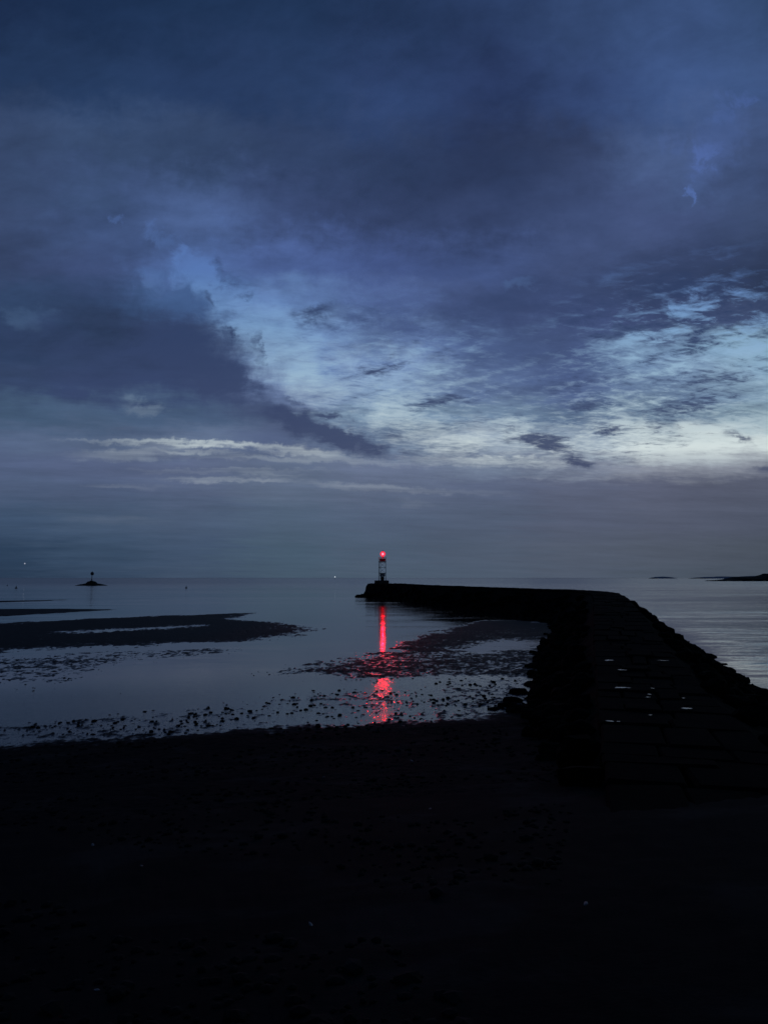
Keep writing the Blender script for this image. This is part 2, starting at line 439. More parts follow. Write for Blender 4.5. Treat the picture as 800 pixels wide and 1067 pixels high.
M = {
    'sea': water_mat(),
    'sand': sand_mat(),
    'stone': mat('dark_granite', (0.010, 0.010, 0.011), 0.85, 0.05, var=0.4, vscale=1.2, bump=0.8, bscale=5),
    'weed': mat('weedy_stone', (0.0035, 0.004, 0.0033), 0.9, 0.02, var=0.5, vscale=1.5, bump=0.9, bscale=9),
    'cap': mat('cap_granite', (0.0042, 0.0042, 0.0041), 0.95, 0.015, var=0.45, vscale=0.9, bump=0.6, bscale=6),
    'concrete': mat('dark_concrete', (0.02, 0.02, 0.02), 0.85, 0.2, var=0.3, vscale=0.8, bump=0.4),
    'pool': mat('standing_water', (0.003, 0.004, 0.005), 0.12, 0.8, var=0.1, bump=0.25, bscale=7),
    'white': mat('halo_white', (0.72, 0.73, 0.74), 0.5, 0.4, var=0.08),  # bright halo between the tower legs, put into the brace colour
    'steel': mat('grey_steel', (0.10, 0.105, 0.11), 0.55, 0.4, metal=0.3, var=0.25),
    'red': mat('red_paint', (0.42, 0.025, 0.03), 0.5, 0.4, var=0.2),
    'cabinet': mat('dark_cabinet', (0.035, 0.038, 0.045), 0.6, 0.3, var=0.2),
    'land': mat('dark_land', (0.014, 0.017, 0.015), 0.95, 0.05, var=0.5, vscale=0.05),
    'farland': mat('hazed_far', (0.22, 0.25, 0.31), 0.95, 0.05, var=0.3, vscale=0.01),  # fading with distance put into the base colour, paler and bluer
    'buoy': mat('dark_buoy', (0.02, 0.022, 0.028), 0.6, 0.3),
    'shell': mat('pale_shell', (0.17, 0.165, 0.16), 0.5, 0.4, var=0.25, vscale=20),
    'pebble': mat('pebble', (0.010, 0.0095, 0.009), 0.85, 0.06, var=0.6, vscale=4),
    'core': mat('lamp_core', (0.8, 0.3, 0.3), 0.5, 0.4, emit=(1.0, 0.42, 0.5), estr=5.0),
    'farlamp': mat('white_lamp', (0.8, 0.8, 0.8), 0.5, 0.4, emit=(0.85, 0.92, 1.0), estr=0.9),
    'starlight': mat('starlight', (0.8, 0.8, 0.8), 0.5, 0.0, emit=(0.8, 0.85, 1.0), estr=0.4),
}


def globe_mat():
    m = bpy.data.materials.new('red_glow_globe')
    m.use_nodes = True
    T = NT(m.node_tree)
    tr = T.n('ShaderNodeBsdfTransparent')
    tr.inputs[0].default_value = (1, 0.35, 0.4, 1)
    em = T.n('ShaderNodeEmission')
    em.inputs[0].default_value = (1.0, 0.03, 0.08, 1)
    em.inputs[1].default_value = 1.5  # this emission imitates the soft red glow round the lamp
    mx = T.n('ShaderNodeMixShader')
    mx.inputs[0].default_value = 0.5
    T.l(tr.outputs[0], mx.inputs[1])
    T.l(em.outputs[0], mx.inputs[2])
    out = T.n('ShaderNodeOutputMaterial')
    T.l(mx.outputs[0], out.inputs[0])
    return m


M['globe'] = globe_mat()


# ------------------------------------------------------------------ object helpers
def put(name, me, m=None, parent=None, label=None, cat=None, group=None, kind=None, loc=None):
    o = bpy.data.objects.new(name, me)
    COL.objects.link(o)
    if m is not None and me is not None and not me.materials:
        me.materials.append(m)
    if parent is not None:
        o.parent = parent
    if loc is not None:
        o.location = loc
    for k, v in (('label', label), ('category', cat), ('group', group), ('kind', kind)):
        if v:
            o[k] = v
    return o


def thing(name, label, cat, loc=(0, 0, 0), group=None):
    return put(name, None, None, None, label, cat, group, None, loc)


def bm_obj(name, bm, m, parent=None, smooth=False, **kw):
    me = bpy.data.meshes.new(name)
    bmesh.ops.recalc_face_normals(bm, faces=bm.faces)
    bm.to_mesh(me)
    bm.free()
    if smooth:
        me.polygons.foreach_set('use_smooth', [True] * len(me.polygons))
    return put(name, me, m, parent, **kw)


def grid_mesh(name, V, ncol, nrow, closed=False, smooth=True, attrs=None):
    """V: (nrow*ncol, 3)"""
    me = bpy.data.meshes.new(name)
    i = np.arange(nrow * ncol).reshape(nrow, ncol)
    if closed:
        i = np.concatenate([i, i[:, :1]], 1)
    a, b, c, d = i[:-1, :-1], i[:-1, 1:], i[1:, 1:], i[1:, :-1]
    Q = np.stack([a, b, c, d], -1).reshape(-1, 4)
    me.vertices.add(len(V))
    me.vertices.foreach_set('co', V.astype(np.float32).ravel())
    me.loops.add(Q.size)
    me.loops.foreach_set('vertex_index', Q.astype(np.int32).ravel())
    me.polygons.add(len(Q))
    me.polygons.foreach_set('loop_start', np.arange(0, Q.size, 4, dtype=np.int32))
    me.polygons.foreach_set('use_smooth', np.full(len(Q), smooth))
    for k, arr in (attrs or {}).items():
        at = me.attributes.new(k, 'FLOAT', 'POINT')
        at.data.foreach_set('value', arr.astype(np.float32))
    me.update(calc_edges=True)
    me.validate()
    return me


def box(bm, c, s, rz=0.0, bev=0.0):
    r = bmesh.ops.create_cube(bm, size=1.0)
    vs = r['verts']
    cz, sz = math.cos(rz), math.sin(rz)
    for v in vs:
        x, y, z = v.co.x * s[0], v.co.y * s[1], v.co.z * s[2]
        v.co = Vector((c[0] + x * cz - y * sz, c[1] + x * sz + y * cz, c[2] + z))
    if bev:
        es = list({e for v in vs for e in v.link_edges})
        bmesh.ops.bevel(bm, geom=es, offset=bev, segments=2, affect='EDGES')


def rod(bm, a, b, r, n=8, r2=None):
    a, b = Vector(a), Vector(b)
    d = (b - a)
    ln = d.length
    rr = bmesh.ops.create_cone(bm, cap_ends=True, segments=n, radius1=r, radius2=r if r2 is None else r2, depth=ln)
    q = Vector((0, 0, 1)).rotation_difference(d.normalized())
    for v in rr['verts']:
        v.co = q @ v.co + (a + b) / 2


def lathe(bm, prof, n=20, c=(0, 0, 0)):
    rings = []
    for (r, z) in prof:
        rings.append([bm.verts.new((c[0] + r * math.cos(2 * math.pi * k / n), c[1] + r * math.sin(2 * math.pi * k / n), c[2] + z)) for k in range(n)])
    for A, B in zip(rings, rings[1:]):
        for k in range(n):
            bm.faces.new((A[k], A[(k + 1) % n], B[(k + 1) % n], B[k]))
    bm.faces.new(rings[0][::-1])
    bm.faces.new(rings[-1])


def boulder_bm(size, seed, sub=2, blocky=0.5):
    bm = bmesh.new()
    bmesh.ops.create_icosphere(bm, subdivisions=sub, radius=1.0)
    off = Vector((seed * 3.17, seed * 1.31, seed * 2.03))
    for v in bm.verts:
        p = v.co.copy()
        mx = max(abs(p.x), abs(p.y), abs(p.z))
        cube = p / mx * 0.82
        p = p.lerp(cube, blocky)
        n = mnoise.noise(p * 1.1 + off) * 0.30 + mnoise.noise(p * 2.7 + off) * 0.12
        p *= 1 + n
        v.co = Vector((p.x * size[0], p.y * size[1], p.z * size[2]))
    return bm


# ------------------------------------------------------------------ the breakwater's line (depth -> place, crest, half base)
# left crest edge near the beach runs along x = 0.27 y, then the wall bends away to the light
CR = [  # y, x of the crest's left edge, crest height, crest width, left run-out, right run-out
    (5.0, 1.5, 2.55, 3.2, 0.4, 3.0),
    (9.0, 2.6, 2.28, 3.3, 0.7, 3.4),
    (14.0, 3.9, 2.0, 3.4, 1.3, 4.0),
    (22.0, 6.0, 1.82, 3.5, 2.7, 4.6),
    (31.0, 8.4, 1.85, 3.5, 3.2, 4.8),
    (45.0, 12.1, 2.35, 3.5, 4.1, 4.8),
    (60.0, 16.2, 2.95, 3.5, 4.8, 4.6),
    (76.0, 20.6, 3.42, 3.4, 4.8, 3.8),
    (90.0, 24.0, 3.78, 3.2, 5.0, 3.0),
    (101.0, 24.6, 3.82, 3.2, 5.0, 3.0),
    (115.0, 21.8, 3.80, 3.2, 4.6, 3.2),
    (140.0, 16.2, 3.82, 3.2, 3.8, 3.2),
    (170.0, 9.6, 3.80, 3.3, 3.4, 3.4),
    (200.0, 3.6, 3.86, 3.5, 3.2, 3.6),
    (215.0, 0.6, 3.95, 3.6, 3.2, 3.6),
]
CR = np.array(CR)


def crest(y):
    return [np.interp(y, CR[:, 0], CR[:, k]) for k in range(1, 6)]


# stations evenly spaced along the line, with smooth sideways normals
def stations(step=0.5):
    pts = []
    ys = np.linspace(CR[0, 0], CR[-1, 0], 1200)
    ker = np.exp(-np.linspace(-2, 2, 81) ** 2)
    ker /= ker.sum()
    cols = []
    for k in range(1, 6):
        c = np.interp(ys, CR[:, 0], CR[:, k])
        cols.append(np.convolve(np.pad(c, 40, mode='reflect', reflect_type='odd'), ker, mode='valid'))
    cols = np.array(cols)
    xy = np.stack([cols[0], ys], 1)
    s = np.concatenate([[0], np.cumsum(np.hypot(*np.diff(xy, axis=0).T))])
    t = np.arange(0, s[-1], step)
    out = [np.interp(t, s, ys)] + [np.interp(t, s, c) for c in cols]
    out = np.array(out)                       # y, x, z, w, l, r
    dx, dy = np.gradient(out[1]), np.gradient(out[0])
    ln = np.hypot(dx, dy)
    return out, np.stack([dy / ln, -dx / ln], 1)   # normals point to the right-hand side


ST, NR = stations(0.4)


# ------------------------------------------------------------------ ground: beach, flats and bars as one sheet
def plan(pts):
    return np.array([tuple(at_z(*p))[:2] for p in pts])


def poly_sd(x, y, P):
    """signed distance to a polygon, + inside"""
    d = np.full(x.shape, 1e9)
    ins = np.zeros(x.shape, bool)
    n = len(P)
    for i in range(n):
        ax, ay = P[i]
        bx, by = P[(i + 1) % n]
        ex, ey = bx - ax, by - ay
        t = np.clip(((x - ax) * ex + (y - ay) * ey) / (ex * ex + ey * ey + 1e-9), 0, 1)
        d = np.minimum(d, np.hypot(x - ax - t * ex, y - ay - t * ey))
        c = ((ay > y) != (by > y)) & (x < (bx - ax) * (y - ay) / (by - ay + 1e-12) + ax)
        ins ^= c
    return np.where(ins, d, -d)


EDGE = plan([(-700, 812), (-250, 790), (0, 775), (90, 770), (200, 763), (350, 753), (480, 748), (540, 738), (600, 735), (1000, 745), (1800, 790)])
BAR_LEFT = plan([(-420, 668), (-150, 655), (0, 650), (90, 645), (180, 641), (268, 638.5), (240, 645), (300, 650), (328, 658), (300, 664), (262, 668), (180, 671), (80, 674), (0, 679), (-150, 690), (-420, 704)])
BAR_THIN = plan([(-400, 640), (-100, 637), (0, 635), (60, 634.5), (118, 635.2), (60, 638.5), (0, 642), (-100, 647), (-400, 656)])
BAR_FAR = plan([(-300, 626), (0, 626), (85, 624.6), (0, 627.6), (-300, 629)])
BAR_RIGHT = plan([(286, 702), (330, 690), (380, 682), (430, 668), (470, 655), (500, 646), (540, 646), (580, 650), (600, 690), (560, 712), (500, 706), (430, 709), (360, 709)])
BAR_RIGHT_DRY = plan([(400, 684), (430, 670), (470, 656), (500, 647), (540, 647), (580, 651), (590, 664), (540, 664), (480, 672), (440, 682)])
POOL = plan([(484, 678), (510, 671.5), (535, 668.5), (558, 668), (552, 672.5), (530, 677), (505, 680)])
MOT_RIGHT = plan([(430, 690), (500, 676), (560, 668), (560, 745), (470, 748), (440, 715)])
MOT_LEFT = plan([(-300, 720), (-300, 690), (0, 683), (120, 679), (230, 674), (250, 680), (170, 690), (90, 705), (0, 715)])
MOT_BAND = plan([(-350, 790), (0, 755), (80, 748), (200, 738), (320, 724), (460, 712), (560, 705), (580, 740), (470, 752), (330, 756), (200, 768), (0, 780), (-350, 815)])
STREAK = plan([(55, 658), (130, 654.5), (215, 650.5), (216, 652.5), (140, 657.5), (60, 661)])


def ground_height(x, y):
    r = np.hypot(x, y)
    # beach rising towards the viewer
    t = poly_sd(x, y, np.concatenate([EDGE, [[400, -400], [-400, -400]]]))
    beach = 0.032 * t + 0.0042 * np.clip(t, 0, None) ** 2
    beach = np.where(t > 30, 0.032 * 30 + 0.0042 * 900 + 0.05 * (t - 30), beach)
    beach = np.minimum(beach, 5.2)
    nb = fbm(x * 0.5, y * 0.5, 4, 3)
    nf = fbm(x * 2.9, y * 3.0, 4, 9, 0.62)
    nm = fbm(x * 1.5, y * 0.9, 4, 21, 0.6)
    nl = fbm(x * 0.16, y * 0.16, 3, 31)
    wob = nl * 1.2
    flat = -0.10 - 0.0016 * np.clip(r - 60, 0, None) + 0 * x
    h = flat

    def bar(P, top, soft, rag=1.0):
        sd = poly_sd(x, y, P) + rag * (0.5 * nb + 0.5 * nl) + 0.22 * soft
        return -0.10 + (top + 0.10) * sstep(-soft, soft, sd)
    h = np.maximum(h, bar(BAR_LEFT, 0.060, 6.0, 2.6))
    h = np.maximum(h, bar(BAR_THIN, 0.12, 2.5, 1.0))
    h = np.maximum(h, bar(BAR_FAR, 0.12, 3.0, 1.0))
    h = np.maximum(h, bar(BAR_RIGHT, 0.022, 3.0, 1.6))
    h = np.maximum(h, bar(BAR_RIGHT_DRY, 0.09, 3.5, 1.6))
    h = np.maximum(h, bar(MOT_LEFT, 0.003, 4.0, 1.6))
    h = np.maximum(h, bar(MOT_RIGHT, -0.004, 1.5, 1.0))
    h = np.maximum(h, bar(MOT_BAND, -0.013, 1.8, 1.2))
    for P, dp, sf in ((POOL, 0.090, 1.8), (STREAK, 0.066, 2.4)):
        h = h - dp * sstep(-sf, sf, poly_sd(x, y, P) + 0.9 * nb + 0.25 * nf)
    near = sstep(160, 60, r)
    h = h + near * (0.026 * nm + 0.024 * nf + 0.014 * nl)
    # long ripple ridges left by the tide
    rp = np.sin((y * 1.9 - x * 0.5) + 2.2 * nl + 1.1 * nb)
    h = h + near * 0.008 * rp * sstep(-0.3, 0.5, nl)
    # a few isolated humps and weed clumps standing out of the sheet of water
    hump = perlin(x * 3.6 + 40, y * 2.4, 71)
    gate = sstep(0.0, 0.6, perlin(x * 0.12, y * 0.12, 5) + 0.35)
    h = h + near * 0.06 * sstep(0.42, 0.9, hump) * gate * sstep(75, 45, r)
    bn = beach + 0.03 * nb + np.where(t < 4, 0.024, 0.018) * nf + 0.03 * nl * sstep(0, 4, t)
    h = np.where(t > -2.5, np.maximum(h, bn + sstep(0.5, -2.5, t) * -0.1), h)
    # weed and worm casts dotting the shallows, down to a hand's breadth
    dot = perlin(x * 7.5 + 11, y * 4.5, 83)
    h = np.where(t < 0, h + near * 0.075 * sstep(0.50, 0.9, dot) * sstep(-0.25, 0.5, nl) * sstep(58, 40, r), h)
    # right of the wall the sea lies against the stones
    xl = np.interp(y, CR[:, 0], CR[:, 1])
    xr = xl + 5.0
    seaside = sstep(0, 3, x - xr) * sstep(14, 30, y) * sstep(240, 215, y)
    h = h * (1 - seaside) + (-0.55) * seaside
    # wet shelf at the foot of the wall on the sea side
    shelf = sstep(9.0, 6.5, x - xl) * sstep(0, 3, x - xr) * sstep(22, 30, y) * sstep(46, 36, y)
    h = h + shelf * (0.56 + 0.05 * nm)
    return h, t, r


def build_ground():
    th_f = np.radians(np.linspace(-31, 31, 900))
    th_s = np.radians(np.concatenate([np.linspace(31.4, 180, 60)]))
    th = np.concatenate([-th_s[::-1][1:], th_f, th_s])
    inv = np.linspace(1 / 15.0, 1 / 330.0, 470)
    rr = np.concatenate([np.geomspace(0.25, 14.9, 150), 1 / inv, [420, 700, 1500, 4000, 12000, 40000]])
    TH, R = np.meshgrid(th, rr)
    X, Y = R * np.sin(TH), R * np.cos(TH)
    h, t, r = ground_height(X.ravel(), Y.ravel())
    h = np.where(r > 300, np.where(t > 0, 5.0, -3.0), h)
    far = sstep(200, 320, r)
    h = np.where(t < 0, h * (1 - far) - 3.0 * far, h)
    V = np.stack([X.ravel(), Y.ravel(), h], 1)
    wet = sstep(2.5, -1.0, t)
    film = sstep(1.0, -1.0, t) * (0.45 + 0.55 * sstep(-14, 2, X.ravel())) * sstep(100, 70, r)
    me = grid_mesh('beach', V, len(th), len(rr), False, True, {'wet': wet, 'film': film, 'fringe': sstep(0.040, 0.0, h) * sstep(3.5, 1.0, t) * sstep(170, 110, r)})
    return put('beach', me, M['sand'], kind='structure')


build_ground()


def build_sea():
    th_f = np.radians(np.linspace(-40, 40, 161))
    th_s = np.radians(np.linspace(42, 180, 40))
    th = np.concatenate([-th_s[::-1][1:], th_f, th_s])
    rr = np.concatenate([np.geomspace(2.0, 60000, 220)])
    TH, R = np.meshgrid(th, rr)
    X, Y = (R * np.sin(TH)).ravel(), (R * np.cos(TH)).ravel()
    r = R.ravel()
    xl = np.interp(Y, CR[:, 0], CR[:, 1])
    right = sstep(1.0, 8.0, X - xl - 6) * sstep(12, 25, Y)
    out = sstep(110, 230, r)
    chop = np.clip(0.02 + 0.05 * sstep(70, 130, r) * (1 - right) + 0.60 * right * sstep(25, 60, r) + 0.30 * out * (1 - right), 0, 1.4)
    chop = chop * sstep(9000, 600, r)
    far = sstep(60, 900, r) * (0.35 + 0.65 * np.clip(right + out, 0, 1))
    V = np.stack([X, Y, np.zeros_like(X)], 1)
    me = grid_mesh('sea', V, len(th), len(rr), False, True, {'chop': chop, 'far': far, 'lap': sstep(52, 34, r) * (1 - right)})
    return put('sea', me, M['sea'], kind='structure')


build_sea()


# ------------------------------------------------------------------ breakwater
def build_breakwater():
    root = thing('breakwater', 'long black stone breakwater running out from the beach and bending left to the red light', 'breakwater', (ST[1][0], ST[0][0], 0))
    ox, oy = ST[1][0], ST[0][0]

    def P(i, off, z):
        return (ST[1][i] + NR[i, 0] * off - ox, ST[0][i] + NR[i, 1] * off - oy, z)

    n = len(ST[0])
    # --- the rubble mound: two rough slopes under the crest
    def slope(name, side):
        m = 26
        V = np.zeros((n * m, 3))
        for i in range(n):
            y, x, z, w, l, r = ST[:, i]
            run = l if side < 0 else r
            for k in range(m):
                f = k / (m - 1)
                off = (0.15 - f * (run + 0.15)) if side < 0 else (w - 0.15 + f * (run + 0.15))
                zz = (z - 0.12) * (1 - f) ** (1.15) + (-0.5) * f
                V[i * m + k] = P(i, off, zz)
        a, b, c = V.T
        lump = fbm(a * 0.8, b * 0.8, 3, 5 if side < 0 else 8, 0.6)
        cell = np.abs(perlin(a * 0.9 + 3 * c, b * 0.9, 14)) - 0.2
        edge = np.tile(np.sin(np.linspace(0.06, 1, m) * np.pi / 2), n)
        V[:, 2] += (0.26 * lump + 0.25 * cell) * edge
        me = grid_mesh(name, V, m, n, False, False)
        return put(name, me, M['weed'], root)
    slope('rubble_slope', -1)
    slope('rubble_slope', 1)

    # --- cap of big squared granite slabs, a hand apart, none quite level
    bm = bmesh.new()
    i = 0
    L = 0.4
    while i < n - 6:
        k = random.choice((2, 3, 3, 4, 6))
        j = min(i + k, n - 1)
        y, x, z, w, l, r = ST[:, i]
        cuts = [0.0] + sorted(random.choice(([random.uniform(0.25, 0.5), random.uniform(0.55, 0.78)], [random.uniform(0.35, 0.65)], [random.uniform(0.2, 0.3), random.uniform(0.42, 0.55), random.uniform(0.68, 0.8)]))) + [1.0]
        for c0, c1 in zip(cuts, cuts[1:]):
            dz = random.gauss(0, 0.028)
            tx, ty = random.gauss(0, 0.012), random.gauss(0, 0.010)
            g = random.uniform(0.004, 0.03)
            quad = []
            for (ii, cc, sx, sy) in ((i, c0, 1, 1), (i, c1, -1, 1), (j, c1, -1, -1), (j, c0, 1, -1)):
                zz = ST[2][ii]
                p = P(ii, cc * ST[3][ii] + g * sx, zz + dz + tx * sx * 0.6 + ty * sy * 0.8)
                d = P(min(ii + 1, n - 1), cc * ST[3][ii] + g * sx, 0) if ii < n - 1 else p
                quad.append(Vector(p) + Vector((random.gauss(0, 0.03), g * sy + random.gauss(0, 0.05), random.gauss(0, 0.012))))
            top = [bm.verts.new(q) for q in quad]
            bot = [bm.verts.new(q - Vector((0, 0, 0.75))) for q in quad]
            fs = [bm.faces.new(top)]
            for a in range(4):
                fs.append(bm.faces.new((top[a], bot[a], bot[(a + 1) % 4], top[(a + 1) % 4])))
            es = [e for e in fs[0].edges]
            bmesh.ops.bevel(bm, geom=es, offset=random.uniform(0.03, 0.07), segments=1, affect='EDGES')
        i = j
    bm_obj('cap_stones', bm, M['cap'], root)

    # --- loose armour stones over the slopes: the largest in view one by one, the rest as one heap
    cand = []
    for i in range(6, n - 4):
        y, x, z, w, l, r = ST[:, i]
        for side in (-1, 1):
            for rep in range(2 if y < 70 else 1):
                if random.random() < 0.75:
                    f = random.uniform(0.12, 0.98)
                    run = l if side < 0 else r
                    off = -f * run if side < 0 else w + f * run
                    zz = (z - 0.12) * max(0, 1 - f) ** 1.15 - 0.5 * f
                    s = random.uniform(0.28, 0.62) * (1.0 if y > 14 else 0.6)
                    cand.append((s / math.hypot(y, x), i, off, zz, s))
    cand.sort(reverse=True)
    protos = [boulder_bm((1.0, 0.8, 0.62), q, 2, 0.6) for q in range(7)]
    pm = []
    for q, b in enumerate(protos):
        me = bpy.data.meshes.new('armour_stone')
        b.to_mesh(me)
        me.materials.append(M['weed'])
        pm.append(me)
    heap = bmesh.new()
    for idx, (_, i, off, zz, s) in enumerate(cand):
        loc = Vector(P(i, off, zz + s * 0.18))
        rot = (random.uniform(-.5, .5), random.uniform(-.5, .5), random.uniform(0, 6.28))
        if idx < 96:
            o = put('armour_stone', pm[idx % 7], None, root)
            o.location, o.rotation_euler, o.scale = loc, rot, (s, s, s)
        else:
            tmp = protos[idx % 7]
            from mathutils import Euler, Matrix
            Mx = Matrix.Translation(loc) @ Euler(rot).to_matrix().to_4x4() @ Matrix.Scale(s, 4)
            vm = {v: heap.verts.new(Mx @ v.co) for v in tmp.verts}
            for f in tmp.faces:
                heap.faces.new([vm[v] for v in f.verts])
    for b in protos:
        b.free()
    o = bm_obj('armour_rubble', heap, M['weed'], root)
    o['kind'] = 'stuff'

    # --- the round head under the light
    tip = at_d(398, 604.5, 222.0)
    c = Vector((tip.x - 0.4 - ox, tip.y - oy, 0))
    bm = bmesh.new()
    N = 48
    prof = [(5.4, -0.8), (4.8, 0.6), (4.3, 1.8), (3.8, 2.9), (3.45, 3.75), (3.1, 3.9)]
    lathe(bm, prof, N, c)
    for v in bm.verts:
        k = mnoise.noise(v.co * 0.7) * 0.8 + mnoise.noise(v.co * 1.7) * 0.5
        if v.co.z < 3.85:
            d = Vector((v.co.x - c.x, v.co.y - c.y, 0)).normalized()
            v.co += d * k
    bm_obj('head_mound', bm, M['stone'], root)
    bm = bmesh.new()
    box(bm, (c.x + 0.3, c.y, 4.22), (4.1, 4.1, 1.02), 0.0, 0.05)
    bm_obj('plinth', bm, M['concrete'], root)
    # --- low toe of tumbled blocks
    for q in range(11):
        px = 371.5 + q * 1.9
        s = random.uniform(0.55, 0.95)
        p = at_d(px, 621, 219 + random.uniform(-2, 2))
        o = put('toe_stone', pm[q % 7], None, root)
        o.location = (p.x - ox, p.y - oy, 0.25 + 0.06 * q)
        o.rotation_euler = (random.uniform(-.3, .3), random.uniform(-.3, .3), random.uniform(0, 6))
        o.scale = (s * 1.5, s * 1.2, s)
    return root


BW = build_breakwater()


def on_crest(px, py):
    """where the line of sight meets the crest"""
    for d in np.arange(6, 110, 0.05):
        p = at_d(px, py, d)
        z = np.interp(d, ST[0][:230], ST[2][:230])
        if p.z <= z:
            return p
    return at_d(px, py, 100)


# --- rain water standing on the slabs
def pool_mesh(rx, ry, seed):
    bm = bmesh.new()
    rx, ry = rx * 0.9, ry * 0.34
    N = 44
    ring = []
    for k in range(N):
        a = 2 * math.pi * k / N
        p = Vector((math.cos(a), math.sin(a), 0))
        r = 0.85 + 0.75 * mnoise.noise(p * 1.3 + Vector((seed * 5.1, 0, seed))) + 0.35 * mnoise.noise(p * 3.5 + Vector((0, seed * 2.7, 1)))
        r = max(r, 0.2)
        sk = 0.5 * math.sin(seed * 2.3)
        ring.append(bm.verts.new((rx * r * p.x, ry * r * p.y + sk * ry * p.x * r, 0)))
    f = bm.faces.new(ring)
    ex = bmesh.ops.extrude_face_region(bm, geom=[f])
    for v in ex['geom']:
        if isinstance(v, bmesh.types.BMVert):
            v.co.z += 0.008
            v.co.x *= 0.96
            v.co.y *= 0.96
    return bm


PUDDLES = [
    (634, 689.8, 0.22, 0.50, 'small puddle on the breakwater crest, farthest up on its left side'),
    (647.5, 700, 0.17, 0.35, 'short puddle on the crest just below the two farthest puddles'),
    (690, 690, 0.22, 0.28, 'faint puddle on the crest, farthest up on its right side'),
    (646, 718.8, 0.24, 0.42, 'long bright puddle in the middle left of the crest'),
    (676, 726, 0.07, 0.22, 'tiny puddle, upper of the close pair mid crest'),
    (674.5, 729, 0.07, 0.18, 'tiny puddle, lower of the close pair mid crest'),
    (712, 730, 0.06, 0.16, 'dot of water on the crest above the brightest puddle'),
    (714.5, 741, 0.18, 0.26, 'brightest puddle, a white bar near the right edge of the crest'),
    (677.5, 748, 0.06, 0.14, 'faint dot of water mid crest, below the close pair'),
    (635, 754.5, 0.15, 0.20, 'puddle nearest the beach on the left of the crest'),
    (644, 755, 0.07, 0.16, 'small round puddle right beside the puddle nearest the beach'),
    (654, 719, 0.10, 0.22, 'thin end of water touching the long bright puddle'),
    (680, 719.5, 0.08, 0.20, 'dim sliver of water right of the long bright puddle'),
]
for i, (px, py, rx, ry, lb) in enumerate(PUDDLES):
    p = on_crest(px, py)
    o = bm_obj('puddle', pool_mesh(rx, ry, i + 1), M['pool'], None, label=lb, cat='puddle', group='puddles on the breakwater crest')
    o.location = (p.x, p.y, p.z + 0.07)
    o.rotation_euler = (math.radians([1.0, 0.4, -0.6, 0.8, 0, -.5, 0, 1.6, -1, -.6, -1, -1, -1.2][i]), 0, math.radians(random.uniform(-25, 5)))


